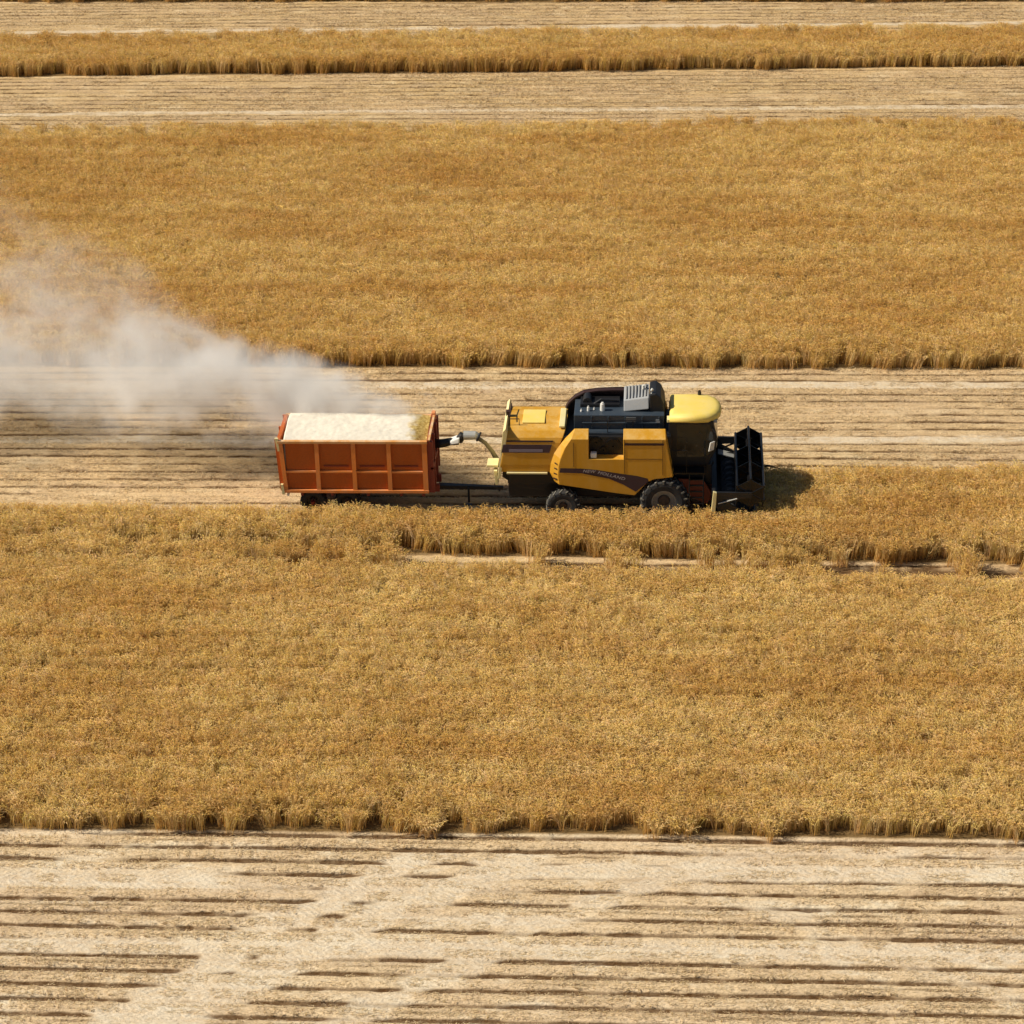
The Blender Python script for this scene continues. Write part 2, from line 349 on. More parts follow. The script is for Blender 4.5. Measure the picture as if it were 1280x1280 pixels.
def block(name, x0, x1, ylo, yhi, label, step=.46, hbase=1.0, seed=3, rag=.05, thin=None, fade=0, rowamp=.05):
    """tufts stand in drill rows half a furrow spacing apart"""
    r = np.random.default_rng(seed); P, Q = [], []
    for x in np.arange(x0, x1, step):
        a, b = ylo(x), yhi(x)
        if b <= a: continue
        wv = .10 * math.sin(x * .7 + seed) + .05 * math.sin(x * 1.9 + seed * 2) if seed != 37 else .1 * math.sin(x * 1.3)
        a += .2 + r.uniform(-.10, .2) + wv * .8; b -= .2 + wv * .5
        for k in range(int(math.ceil(a / .325)), int(math.floor(b / .325)) + 1):
            xx = x + r.uniform(-.2, .2); y2 = k * .325 + r.uniform(-rag, rag)
            if thin and r.random() < thin(xx, y2): continue
            q = min(1, (b - y2) / fade) if fade else 1
            if q < 1 and r.random() > .35 + .65 * q: continue
            near_edge = min(1, (y2 - a) / .9 + .15)
            if r.random() < .22 * (1 - near_edge): continue
            P.append((xx, y2, 0.0)); Q.append((k % 2, min(q, .15 + .85 * near_edge + r.uniform(0, .25))))
    P = np.array(P); Q = np.array(Q)
    hn = fnoise(P[:, 0], P[:, 1], 2.2, 1.1, seed + 4, 3); ra = rowamp * sst(.35, .65, fnoise(P[:, 0] + 20, P[:, 1], 9, 3, seed + 5, 2))
    hz = hbase * (.82 + .30 * hn + (Q[:, 0] * 2 - 1) * ra + r.normal(0, .035, len(P))) * (.72 + .28 * Q[:, 1])
    rt = np.zeros((len(P), 3)); rt[:, 2] = r.integers(0, 4, len(P)) * PI / 2 + r.normal(0, .3, len(P)); l1 = fnoise(P[:, 0], P[:, 1], 1.3, .8, seed + 9, 2) - .5; l2 = fnoise(P[:, 0], P[:, 1], 1.3, .8, seed + 12, 2) - .5
    rt[:, 0] = r.normal(0, .04, len(P)) + l1 * .5; rt[:, 1] = r.normal(0, .04, len(P)) + l2 * .5 + .08; rt[:, 2] = r.normal(0, .5, len(P))
    w = r.uniform(.95, 1.15, len(P)); return scatter(name, P, rt, np.stack([w, w * .8, hz], 1), WSET, label, 'wheat')
XA, XB = -36, 32
block('wheat_field', -24, 26, lambda x: yl(L_FRONT, x), lambda x: yl(L_FRONTFAR, x) - (0 if x > -6 else min(.0, 0)), 'wide block of ripe standing wheat in front of the combine, above the pale stubble', seed=31, hbase=.80, rowamp=.16)
block('wheat_strip', -28, 28, lambda x: yl(L_STRIP, x), lambda x: (yl(L_AHEAD, x) if x > HEAD_X else yl(L_CUT, x)), 'narrow strip of standing wheat the combine is cutting', seed=37, hbase=1.02)
# scattered stems in the narrow gap, closing it at the left
block('wheat_regrowth', -26, 26, lambda x: yl(L_FRONTFAR, x), lambda x: yl(L_STRIP, x), 'scattered wheat stems left in the gap between strip and front block', seed=41, hbase=.85, rag=.2,
      thin=lambda x, y: (min(.97, max(.12, (x + 12) / 11)) * .97) if x < 1 else (.72 if math.sin(x * 2.1) + math.sin(x * .9 + 1) > .4 else .88))
block('wheat_field', -34, 30, lambda x: yl(L_MID, x), lambda x: yl(L_MIDFAR, x), 'wide block of ripe wheat behind the combine and dust', step=.5, seed=43, fade=3.5)
block('wheat_field', -40, 33, lambda x: yl(L_BACK, x), lambda x: yl(L_BACKFAR, x), 'thin band of wheat between two stubble strips near the top', step=.5, seed=47, hbase=1.08, fade=5)
block('wheat_field', -42, 36, lambda x: yl(L_LAST, x), lambda x: 82., 'farthest wheat just showing at the top edge', step=.55, seed=53, hbase=.95)

def stubble(name, x0, x1, ylo, yhi, label, dens=1.0, seed=5):
    r = np.random.default_rng(seed); P, H = [], []
    for x in np.arange(x0, x1, .6):
        a, b = ylo(x), yhi(x)
        k0, k1 = int(math.ceil(a / ROW - .5)), int(math.floor(b / ROW - .5))
        for k in range(k0, k1 + 1):
            if r.random() < dens: P.append((x + r.uniform(-.1, .1), (k + .5) * ROW + r.uniform(-.05, .05), -.02))
    P = np.array(P); f, t, d = row_field(P[:, 0], P[:, 1]); keep = r.random(len(P)) > t * .35
    P = P[keep]; t = t[keep]; n_ = len(P)
    rt = np.zeros((n_, 3)); rt[:, 2] = r.integers(0, 2, n_) * PI + r.normal(0, .06, n_)
    hz = (1.0 - .75 * t) * r.uniform(.7, 1.3, n_)
    return scatter(name, P, rt, np.stack([r.uniform(.95, 1.1, n_), np.full(n_, .60), hz], 1), SSET, label, 'stubble')
stubble('stubble', -24, 26, lambda x: -35.5, lambda x: yl(L_FRONT, x), 'pale cut stubble with furrows and wheel tracks along the bottom', seed=61)
stubble('stubble', -34, 30, lambda x: (yl(L_AHEAD, x) if x > HEAD_X else yl(L_CUT, x)), lambda x: yl(L_MID, x), 'striped stubble strip the trailer and combine stand on', seed=63)
stubble('stubble', -40, 33, lambda x: yl(L_MIDFAR, x), lambda x: yl(L_BACK, x), 'striped stubble strip beyond the wide wheat block', seed=65)
stubble('stubble', -42, 36, lambda x: yl(L_BACKFAR, x), lambda x: yl(L_LAST, x), 'stubble strip at the very top of the field', seed=67)

# ---------------------------------------------------------------- wheels
def wheel(name, c, r, w, rr, parent, side=-1, lugs=18, dusty=False, rimmat=None):
    """rim part with its tyre as a sub-part; side -1 faces the camera"""
    bm = bmesh.new(); h = w / 2
    lathe_y(bm, [(rr * 1.02, -h * .82), (rr * 1.02, h * .82), (rr * .92, h * .82), (rr * .86, h * .2), (rr * .35, h * .15), (.02, h * .15), (.02, side * h * .25 - .03), (rr * .3, side * h * .25 - .03), (rr * .34, side * h * .2), (rr * .84, side * h * .3), (rr * .92, -h * .82)] if side < 0 else
            [(rr * 1.02, -h * .82), (rr * 1.02, h * .82), (rr * .92, h * .82), (rr * .84, h * .3), (rr * .34, h * .2), (.02, h * .25), (.02, -h * .15), (rr * .86, -h * .2), (rr * .92, -h * .82)], c, 28)
    for k in range(8):
        a = 2 * PI * k / 8; p = (c[0] + rr * .2 * math.cos(a), c[2] + rr * .2 * math.sin(a))
        tube(bm, [(p[0], c[1] + side * h * .25, p[1]), (p[0], c[1] + side * (h * .25 + .05), p[1])], .018, 6)
    rim = link(name, bm, rimmat or RIM, parent)
    bm = bmesh.new(); y_ = c[1] + side * h * .25; tube(bm, [(c[0], y_ - side * .05, c[2]), (c[0], y_ + side * .07, c[2])], [rr * .55, rr * .42], 16); link('hub', bm, HUB, rim)
    bm = bmesh.new()
    prof = [(rr, -h * .8), (rr * 1.08, -h * .95), ((r + rr) / 2, -h * 1.04), (r * .90, -h * .98), (r * .95, -h * .8), (r * .955, 0), (r * .95, h * .8), (r * .90, h * .98), ((r + rr) / 2, h * 1.04), (rr * 1.08, h * .95), (rr, h * .8)]
    lathe_y(bm, prof, c, 44)
    for k in range(lugs):
        for sgn in (-1, 1):
            a0 = 2 * PI * (k + (.5 if sgn > 0 else 0)) / lugs; pts = []
            for rad in (r * .935, r):
                for (da, yv) in ((0, 0), (.085, 0), (.085 + .16, sgn * h * 1.0), (.16, sgn * h * 1.0)):
                    rd = rad if abs(yv) < h * .5 or rad < r else r * .985
                    pts.append((c[0] + rd * math.cos(a0 + da), c[1] + yv, c[2] + rd * math.sin(a0 + da)))
            hexa(bm, pts, 1)
            # shoulder of the lug running down the sidewall
            pts = []
            for rad in (r * .84, r * .985):
                for (da, yv) in ((.16, sgn * h * .9), (.235, sgn * h * .9), (.235, sgn * h * 1.05), (.16, sgn * h * 1.05)):
                    pts.append((c[0] + rad * math.cos(a0 + da), c[1] + yv, c[2] + rad * math.sin(a0 + da)))
            hexa(bm, pts, 1)
    bmesh.ops.recalc_face_normals(bm, faces=bm.faces)
    link('tyre', bm, [TYR, TYRL if dusty else TYR], rim)
    return rim

# ---------------------------------------------------------------- combine harvester
CY0 = .73
def mir(y): return 2 * CY0 - y
cb = thing('combine_harvester', (4.0, CY0, 0), 'yellow combine harvester with dark engine deck cutting the edge of the wheat', 'combine harvester')
# chassis and under-body
bm = bmesh.new()
box(bm, -.1, 5.9, .05, 1.41, .62, 1.45); box(bm, 1.75, 5.75, -.45, 1.91, 1.3, 3.25); box(bm, -.1, 1.8, -.3, 1.76, 1.3, 2.0)
box(bm, 1.7, 2.1, -.6, 2.06, .5, .78); box(bm, 5.3, 5.75, -.5, 1.96, .7, 1.1)
prism(bm, [(-.3, 1.5), (.3, 1.1), (1.2, 1.0), (1.6, 1.4), (1.2, 2.0), (-.25, 2.0)], -.2, 1.66)
chassis = link('chassis', bm, BLK, cb, bev=.03)
for (px, pz, r_) in ((3.1, 3.05, .2), (3.7, 2.9, .28), (3.35, 2.75, .12)):      # pulleys seen in the notch of the side panel
    bm = bmesh.new(); lathe_y(bm, [(.03, -.05), (r_, -.05), (r_, .05), (.03, .05)], (px, -.46, pz), 20); link('pulley', bm, BLKG, cb)
bm = bmesh.new(); box(bm, 2.9, 3.12, -.80, -.6, 2.56, 2.76); link('filter_bottle', bm, WHT, cb, bev=.04)

# side panels
ring = [((2.22, 3.33), (2.34, 3.56)), ((2.84, 3.33), (2.84, 3.56)), ((2.84, 2.55), (2.84, 2.55)), ((4.07, 2.55), (4.07, 2.55)), ((4.07, 3.33), (4.07, 3.56)), ((5.57, 3.33), (5.55, 3.56)),
        ((5.82, 1.86), (5.86, 1.84)), ((5.15, 1.77), (5.15, 1.74)), ((4.93, 1.66), (4.93, 1.62)), ((4.46, 1.13), (4.46, 1.06)), ((3.75, 1.22), (3.75, 1.16)), ((3.01, 1.34), (3.01, 1.28)), ((1.78, 1.54), (1.60, 1.56)),
        ((1.74, 1.9), (1.43, 1.9)), ((1.77, 2.27), (1.45, 2.25)), ((1.84, 2.55), (1.58, 2.65)), ((2.0, 2.98), (1.86, 3.03))]
def side_panel(sgn):
    bm = bmesh.new(); f = (lambda y: y) if sgn < 0 else mir
    A = [bm.verts.new((a[0], f(-.86), a[1])) for a, b in ring]
    B = [bm.verts.new((b[0], f(-.62 if 5 < i < 13 else (-.50 if i in (0, 1, 4, 5) else -.58)), b[1])) for i, (a, b) in enumerate(ring)]
    C_ = [bm.verts.new((b[0], f(-.44), b[1])) for a, b in ring]
    n_ = len(A); fs = [bm.faces.new(A), bm.faces.new(C_[::-1])]
    for i in range(n_):
        j = (i + 1) % n_
        fs += [bm.faces.new((A[i], B[i], B[j], A[j])), bm.faces.new((B[i], C_[i], C_[j], B[j]))]
    bmesh.ops.recalc_face_normals(bm, faces=fs)
    p = link('side_panel', bm, YEL, cb, bev=.018)
    yf = f(-.868)
    bm = bmesh.new()
    st = [(1.83, 2.20), (2.58, 2.185), (3.11, 2.14), (3.55, 2.06), (4.09, 1.97), (4.57, 1.90), (4.93, 1.80), (4.96, 1.69), (4.76, 1.50), (4.50, 1.28), (4.08, 1.55), (3.55, 1.79), (3.05, 1.92), (2.58, 2.0), (1.80, 2.02)]
    v = [bm.verts.new((x, yf, z)) for x, z in st]; bm.faces.new(v if sgn < 0 else v[::-1]); bmesh.ops.triangulate(bm, faces=bm.faces)
    s = link('stripe', bm, STRP, p)
    ya, yb = min(yf, f(-.85)), max(yf, f(-.85))
    for q in ((4.12, 5.44, 2.56, 2.572), (4.10, 4.112, 2.0, 3.3), (5.45, 5.462, 1.95, 3.3), (2.3, 2.312, 2.25, 3.2)):
        bm = bmesh.new(); box(bm, q[0], q[1], ya, yb, q[2], q[3]); link('panel_seam', bm, MAR, p)
    for q in range(4):
        bm = bmesh.new(); hexa(bm, [(1.56 + q * .02, ya * 0 + f(-.74), 1.72 + q * .2), (1.70, f(-.84), 1.72 + q * .2), (1.70, f(-.80), 1.72 + q * .2), (1.56 + q * .02, f(-.70), 1.72 + q * .2), (1.56 + q * .02, f(-.74), 1.76 + q * .2), (1.70, f(-.84), 1.76 + q * .2), (1.70, f(-.80), 1.76 + q * .2), (1.56 + q * .02, f(-.70), 1.76 + q * .2)])
        link('vent_slot', bm, MAR, p)
    if sgn < 0:
        bm = bmesh.new(); box(bm, 4.12, 5.5, -.872, -.85, 3.10, 3.19); link('dark_strip', bm, MAR, p)  # dark maroon strip along the near panel, below its top bevel
    return p
panel = side_panel(-1); side_panel(1)

def lettering(txt, size, loc, rot, mat, parent, width=None):
    cu = bpy.data.curves.new('lettering', 'FONT'); cu.body = txt; cu.size = size; cu.shear = .25; cu.extrude = .003; cu.offset = size * .015; cu.space_character = 1.08
    o = bpy.data.objects.new('lettering', cu); COL.objects.link(o); bpy.context.view_layer.update()
    me = bpy.data.meshes.new_from_object(o.evaluated_get(bpy.context.evaluated_depsgraph_get())); bpy.data.objects.remove(o)
    xs_ = [v.co.x for v in me.vertices]; k = 1 if not width else width / (max(xs_) - min(xs_))
    me.transform(Matrix.Translation(Vector(loc) - ORIG[parent.name]) @ Matrix.Rotation(rot, 4, 'Y') @ Matrix.Rotation(PI / 2, 4, 'X') @ Matrix.Diagonal((k, 1, 1, 1)))
    me.materials.clear(); me.materials.append(mat); me.name = 'lettering'
    o = bpy.data.objects.new('lettering', me); COL.objects.link(o); o.parent = parent; return o
lettering('NEW', .155, (2.62, -.874, 2.045), .07, LET, panel, .46)
lettering('HOLLAND', .155, (3.14, -.874, 2.00), .27, LET, panel, 1.0)

# rear hood
bm = bmesh.new()
prof = [(-.55, 1.88), (-.60, 2.2), (-.60, 2.62), (-.56, 3.05), (-.50, 3.22), (-.30, 3.40), (-.12, 3.47), (CY0, 3.52)]
prof = prof + [(mir(y), z) for y, z in prof[:-1]][::-1]
secs = []
for t, xoff, zoff in ((0, 0, 0), (1, 0, 0)):
    ringv = []
    for y, z in prof:
        k = (z - 1.88) / 1.64
        x = (-.38 + .30 * k) if t == 0 else (1.40 + .65 * max(0, k) ** 1.1)
        ringv.append(bm.verts.new((x, y, z)))
    secs.append(ringv)
for i in range(len(prof) - 1): bm.faces.new((secs[0][i], secs[1][i], secs[1][i + 1], secs[0][i + 1]))
bm.faces.new(secs[0]); bm.faces.new(secs[1][::-1]); bm.faces.new((secs[0][-1], secs[1][-1], secs[1][0], secs[0][0]))
bmesh.ops.recalc_face_normals(bm, faces=bm.faces)
hood = link('rear_hood', bm, YEL, cb, bev=.03)
bm = bmesh.new(); hexa(bm, [(-.27, -.612, 2.68), (1.44, -.612, 2.68), (1.44, -.59, 2.68), (-.27, -.59, 2.68), (-.20, -.595, 2.98), (1.53, -.595, 2.98), (1.53, -.57, 2.98), (-.20, -.57, 2.98)]); link('stripe', bm, STRP, hood)
bm = bmesh.new(); hexa(bm, [(-.19, -.572, 3.08), (1.56, -.572, 3.08), (1.56, -.55, 3.08), (-.19, -.55, 3.08), (-.18, -.56, 3.13), (1.58, -.56, 3.13), (1.58, -.54, 3.13), (-.18, -.54, 3.13)]); link('hood_seam', bm, MAR, hood)
bm = bmesh.new(); hexa(bm, [(.0, -.622, 2.71), (1.2, -.622, 2.71), (1.2, -.60, 2.71), (.0, -.60, 2.71), (.0, -.615, 2.81), (1.2, -.615, 2.81), (1.2, -.59, 2.81), (.0, -.59, 2.81)]); link('badge', bm, paint('purple_grey_badge', (.16, .13, .17), .5), hood)
bm = bmesh.new(); box(bm, -.1, 1.35, -.64, -.55, 1.84, 1.90); link('lower_trim', bm, YELP, hood, bev=.01)
bm = bmesh.new()        # bright edge panel, ladder rails, rear lamps bracket
prism(bm, [(-.44, 1.62), (-.34, 1.62), (-.04, 3.42), (-.10, 3.60), (-.20, 3.48)], -.58, 2.02); link('rear_edge', bm, YELP, hood, bev=.015)
bm = bmesh.new()
tube(bm, [(.0, .0, 3.46), (.0, .0, 3.72), (.35, .0, 3.72), (.35, .0, 3.46)], .02); tube(bm, [(.0, 1.3, 3.46), (.0, 1.3, 3.72), (.0, .2, 3.72)], .018)
box(bm, -.16, -.02, .6, .8, 3.5, 3.72); link('hand_rail', bm, MAR, hood)
bm = bmesh.new(); box(bm, .45, 1.25, .10, 1.2, 3.49, 3.54); link('roof_hatch', bm, YELR, hood, bev=.015)
bm = bmesh.new(); box(bm, 1.78, 1.98, -.25, 1.3, 3.49, 3.56); link('hood_lip', bm, YELP, hood, bev=.015)
bm = bmesh.new(); box(bm, -.36, -.28, -.52, -.38, 2.1, 2.35); TRED = paint('tail_red', (.35, .02, .01), .3, dust=.2); link('tail_lamp', bm, TRED, hood, bev=.01)
bm = bmesh.new(); box(bm, -.36, -.28, mir(-.38), mir(-.52), 2.1, 2.35); link('tail_lamp', bm, TRED, hood, bev=.01)

# engine deck, grain tank, radiator screen
bm = bmesh.new(); box(bm, 2.3, 5.5, .02, 1.86, 3.2, 3.86); box(bm, 2.55, 5.52, -.30, .06, 3.25, 3.33)
for x in (2.9, 3.5, 4.1, 4.7, 5.3): box(bm, x, x + .05, -.02, .03, 3.35, 3.82)
box(bm, 2.6, 5.45, -.03, .02, 3.55, 3.60)
deck = link('engine_deck', bm, BLU, cb, bev=.02)
bm = bmesh.new(); tube(bm, [(2.6, -.28, 3.3), (2.6, -.28, 3.78), (5.45, -.28, 3.80), (5.45, -.28, 3.3)], .018)
for x in (3.5, 4.4): tube(bm, [(x, -.28, 3.3), (x, -.28, 3.79)], .014)
link('guard_rail', bm, BLKG, deck)
bm = bmesh.new(); box(bm, 4.15, 4.5, -.035, .0, 3.62, 3.8); link('control_box', bm, GRYD, deck)
bm = bmesh.new(); box(bm, 5.2, 5.35, -.04, .0, 3.6, 3.7); link('control_box', bm, GRY, deck)
arch = [(1.92, 3.20), (1.92, 3.48), (2.06, 3.72), (2.28, 3.94), (2.60, 4.12), (3.1, 4.20), (3.7, 4.23), (4.1, 4.23), (4.1, 3.20)]
arci = [(1.98, 3.20), (1.98, 3.46), (2.11, 3.69), (2.32, 3.90), (2.62, 4.07), (3.1, 4.15), (3.7, 4.18), (4.0, 4.18), (4.0, 3.20)]
bm = bmesh.new()
for ya, yb in ((1.60, 1.66), ): prism(bm, arch, ya, yb)
A0 = [[bm.verts.new((x, y, z)) for x, z in arch[:-1]] for y in (1.38, 1.66)]; A1 = [[bm.verts.new((x, y, z)) for x, z in arci[:-1]] for y in (1.38, 1.60)]
for i in range(len(arch) - 2):
    bm.faces.new((A0[0][i], A0[0][i + 1], A0[1][i + 1], A0[1][i])); bm.faces.new((A1[0][i], A1[1][i], A1[1][i + 1], A1[0][i + 1])); bm.faces.new((A0[0][i], A1[0][i], A1[0][i + 1], A0[0][i + 1]))
bmesh.ops.recalc_face_normals(bm, faces=bm.faces)
tank = link('grain_tank', bm, MAR, cb)
bm = bmesh.new()        # engine bits standing in the open arch
box(bm, 2.5, 3.9, .7, 1.5, 3.86, 3.98); lathe_y(bm, [(.02, -.25), (.16, -.25), (.16, .25), (.02, .25)], (2.75, 1.1, 4.0), 16); tube(bm, [(3.0, .8, 3.95), (3.25, .9, 4.08), (3.9, .9, 4.05)], .05)
link('engine', bm, BLK, cb, bev=.01)
for (x, y, z, a, b, c_) in ((3.30, .45, 3.90, .20, .2, .22), (2.80, .40, 3.86, .12, .12, .14), (2.55, .35, 3.82, .10, .1, .08), (3.0, .5, 3.84, .08, .08, .06)):
    bm = bmesh.new(); tube(bm, [(x, y, z - .04), (x, y, z + c_)], [a * .45, a * .38], 10); tube(bm, [(x, y, z + c_), (x, y, z + c_ + .05)], a * .2, 8)
    link('filter_cap', bm, WHT, deck)
bm = bmesh.new()
hexa(bm, [(4.06, .35, 3.86), (4.95, .30, 3.98), (4.95, 1.25, 3.98), (4.06, 1.25, 3.86), (4.06, .50, 4.22), (4.95, .45, 4.36), (4.95, 1.30, 4.52), (4.06, 1.30, 4.42)])
scr = link('radiator_screen', bm, GRY, cb, bev=.03)
bm = bmesh.new()
for i in range(7):
    x = 4.14 + i * .115; z = 4.225 + (x - 4.06) * .157
    hexa(bm, [(x, .55, z + .01), (x + .03, .55, z + .015), (x + .03, 1.25, z + .16), (x, 1.25, z + .155), (x, .55, z + .045), (x + .03, .55, z + .05), (x + .03, 1.25, z + .21), (x, 1.25, z + .205)])
link('grille', bm, GRYD, scr)
bm = bmesh.new(); prism(bm, [(4.97, 3.86), (4.97, 4.50), (5.2, 4.55), (5.38, 4.40), (5.50, 4.12), (5.54, 3.7), (5.54, 3.3)], .35, 1.55)
intake = link('intake_hood', bm, BLK, cb, bev=.05)
bm = bmesh.new(); tube(bm, [(5.05, .5, 4.5), (5.05, .5, 4.62), (5.1, .5, 4.68)], .05, 10); link('exhaust', bm, STL, intake)
bm = bmesh.new(); tube(bm, [(4.75, 1.0, 4.40), (4.75, 1.0, 4.60)], .05, 10); link('breather', bm, WHT, scr)
bm = bmesh.new()        # folded unloading auger on the far side
tube(bm, [(5.2, 2.05, 3.0), (4.6, 2.1, 3.05), (1.6, 2.12, 2.85)], .16, 12); link('unloading_auger', bm, YEL, cb, smooth=True)

# cab
cabp = [(5.66, 2.0), (7.05, 2.0), (7.34, 2.6), (7.38, 3.0), (7.22, 3.72), (5.66, 3.72)]
bm = bmesh.new(); prism(bm, cabp, -.18, 1.64); cab = link('cab', bm, BLK, cb, bev=.04)
bm = bmesh.new(); prism(bm, [(5.95, 2.35), (7.0, 2.35), (7.24, 2.65), (7.27, 3.0), (7.13, 3.62), (5.95, 3.62)], -.192, -.181); link('side_window', bm, GLS, cab)
bm = bmesh.new(); prism(bm, [(5.95, 2.35), (7.0, 2.35), (7.24, 2.65), (7.27, 3.0), (7.13, 3.62), (5.95, 3.62)], 1.641, 1.652); link('side_window', bm, GLS, cab)
bm = bmesh.new()
for (xa, za, xb, zb) in ((7.36, 2.62, 7.40, 3.0), (7.40, 3.0, 7.25, 3.66)): quad(bm, [(xa, -.1, za), (xa, 1.56, za), (xb, 1.56, zb), (xb, -.1, zb)])
link('windscreen', bm, GLS, cab)
bm = bmesh.new()        # roof: rounded front, dropped rear lip
pl = [(5.70, -.22), (6.6, -.26), (7.05, -.20), (7.34, .02), (7.48, .35), (7.52, .73)]; pl = pl + [(x, mir(y)) for x, y in pl[:-1]][::-1]
prev = None
for k, (sc_, z) in enumerate(((1.0, 3.70), (1.015, 3.76), (1.01, 3.86), (.95, 3.95), (.80, 3.985), (.5, 4.0))):
    rg = [bm.verts.new((6.5 + (x - 6.5) * sc_, CY0 + (y - CY0) * sc_, z - .03 * max(0, x - 6.9))) for x, y in pl]
    if prev: [bm.faces.new((prev[i], prev[(i + 1) % len(rg)], rg[(i + 1) % len(rg)], rg[i])) for i in range(len(rg))]
    else: bm.faces.new(rg[::-1])
    prev = rg
bm.faces.new(prev); bmesh.ops.recalc_face_normals(bm, faces=bm.faces)
roof = link('cab_roof', bm, YELR, cb, smooth=True)
bm = bmesh.new(); box(bm, 5.60, 5.72, -.2, .15, 3.68, 3.80); link('roof_lip', bm, YELP, roof, bev=.02)
bm = bmesh.new()
bm.free()
for y in (.0, .25, 1.2, 1.45):
    bm = bmesh.new(); box(bm, 7.33 - abs(y - .73) * .12, 7.46 - abs(y - .73) * .12, y - .07, y + .07, 3.62, 3.72); link('work_lamp', bm, GRY, roof, bev=.01)
bm = bmesh.new(); tube(bm, [(6.75, 1.55, 3.93), (6.75, 1.55, 4.12)], [.07, .055], 12); tube(bm, [(6.75, 1.55, 4.12), (6.75, 1.55, 4.15)], .03, 8); link('beacon', bm, BLK, roof)
bm = bmesh.new(); tube(bm, [(7.2, -.2, 3.45), (7.3, -.5, 3.42), (7.3, -.5, 3.1)], .02); link('mirror_arm', bm, BLKG, cab)
bm = bmesh.new(); hexa(bm, [(7.06, -.66, 2.78), (7.24, -.50, 2.78), (7.26, -.54, 2.78), (7.08, -.70, 2.78), (7.12, -.64, 3.12), (7.28, -.50, 3.12), (7.30, -.54, 3.12), (7.14, -.68, 3.12)]); link('mirror', bm, WHT, cab, bev=.02)
bm = bmesh.new(); hexa(bm, [(7.06, mir(-.66), 2.88), (7.24, mir(-.50), 2.88), (7.26, mir(-.54), 2.88), (7.08, mir(-.70), 2.88), (7.06, mir(-.66), 3.26), (7.24, mir(-.50), 3.26), (7.26, mir(-.54), 3.26), (7.08, mir(-.70), 3.26)]); link('mirror', bm, WHT, cab, bev=.02)
bm = bmesh.new()        # platform, ladder and rails beside the cab
box(bm, 5.75, 7.0, -.75, -.2, 1.92, 1.98); tube(bm, [(5.8, -.73, 1.98), (5.8, -.73, 2.85), (6.3, -.73, 2.85), (6.3, -.73, 1.98)], .02); tube(bm, [(6.95, -.73, 1.98), (6.95, -.73, 2.7), (6.95, -.25, 2.7)], .02)
for x in (6.4, 6.9): tube(bm, [(x, -.74, 1.95), (x, -.95, .75)], .022)
for i in range(5): box(bm, 6.4, 6.9, -.80 - i * .035, -.70 - i * .035, 1.70 - i * .22, 1.73 - i * .22)
link('ladder', bm, BLKG, cb)
bm = bmesh.new(); box(bm, 5.7, 7.2, -.1, 1.56, 1.2, 2.02); prism(bm, [(5.9, 1.2), (6.9, 1.2), (7.3, 2.0), (5.8, 2.0)], .1, 1.36); link('cab_base', bm, BLK, cb, bev=.03)
# wheels
wheel('front_wheel', (5.50, -.62, .86), .86, .58, .44, cb, -1, 18, True); wheel('front_wheel', (5.50, mir(-.62), .86), .86, .58, .44, cb, 1, 18, False)
wheel('rear_wheel', (1.90, -.63, .62), .62, .42, .30, cb, -1, 16, True); wheel('rear_wheel', (1.90, mir(-.63), .62), .62, .42, .30, cb, 1, 16, True)
# feeder house
bm = bmesh.new(); hexa(bm, [(5.9, .1, .95), (7.35, .0, .42), (7.35, 1.46, .42), (5.9, 1.36, .95), (5.9, .1, 1.9), (7.35, .0, 1.18), (7.35, 1.46, 1.18), (5.9, 1.36, 1.9)])
feeder = link('feeder_house', bm, RED, cb, bev=.02)
bm = bmesh.new(); tube(bm, [(6.0, -.15, .9), (7.1, -.15, .6)], .05); link('lift_cylinder', bm, STL, feeder)
bm = bmesh.new(); tube(bm, [(6.0, 1.6, .9), (7.1, 1.6, .6)], .05); link('lift_cylinder', bm, STL, feeder)
bm = bmesh.new(); prism(bm, [(6.0, 1.55), (6.9, 1.5), (7.2, .95), (7.05, .55), (6.5, .8), (6.2, 1.2)], -.35, -.30); link('side_shield', bm, RED, feeder)

# header with its reel
HY0, HY1 = -1.55, 3.05
bm = bmesh.new()
box(bm, 7.28, 7.38, HY0, HY1, .45, 1.32); hexa(bm, [(7.36, HY0, .40), (8.75, HY0, .30), (8.75, HY1, .30), (7.36, HY1, .40), (7.36, HY0, .46), (8.75, HY0, .34), (8.75, HY1, .34), (7.36, HY1, .46)])
box(bm, 7.20, 7.32, HY0, HY1, 1.26, 1.40)
for y in (HY0, HY1 - .05):
    prism(bm, [(7.25, .35), (8.7, .28), (9.35, .30), (8.9, .62), (8.2, .95), (7.6, 1.3), (7.25, 1.35)], y, y + .05)
header = link('header', bm, BLK, cb)
bm = bmesh.new(); n_ = 60; y0, y1 = HY0 + .1, HY1 - .1
tube(bm, [(7.85, y0, .78), (7.85, y1, .78)], .20, 16)
vp = None
for i in range(n_ * 4 + 1):
    t = i / (n_ * 4); y = y0 + (y1 - y0) * t; turns = 5 * (1 if y < CY0 else -1); a = 2 * PI * turns * abs(y - CY0) / 2.2 + (0)
    v = [bm.verts.new((7.85 + r_ * math.cos(a), y, .78 + r_ * math.sin(a))) for r_ in (.19, .31)]
    if vp: bm.faces.new((vp[0], vp[1], v[1], v[0]))
    vp = v
link('intake_auger', bm, GRYD, header)
bm = bmesh.new(); box(bm, 8.72, 8.80, HY0 + .05, HY1 - .05, .30, .345)
for i in range(60):
    y = HY0 + .1 + i * (HY1 - HY0 - .2) / 59; prism(bm, [(8.78, .31), (8.90, .32), (8.78, .345)], y - .012, y + .012)
link('cutter_bar', bm, STL, header)
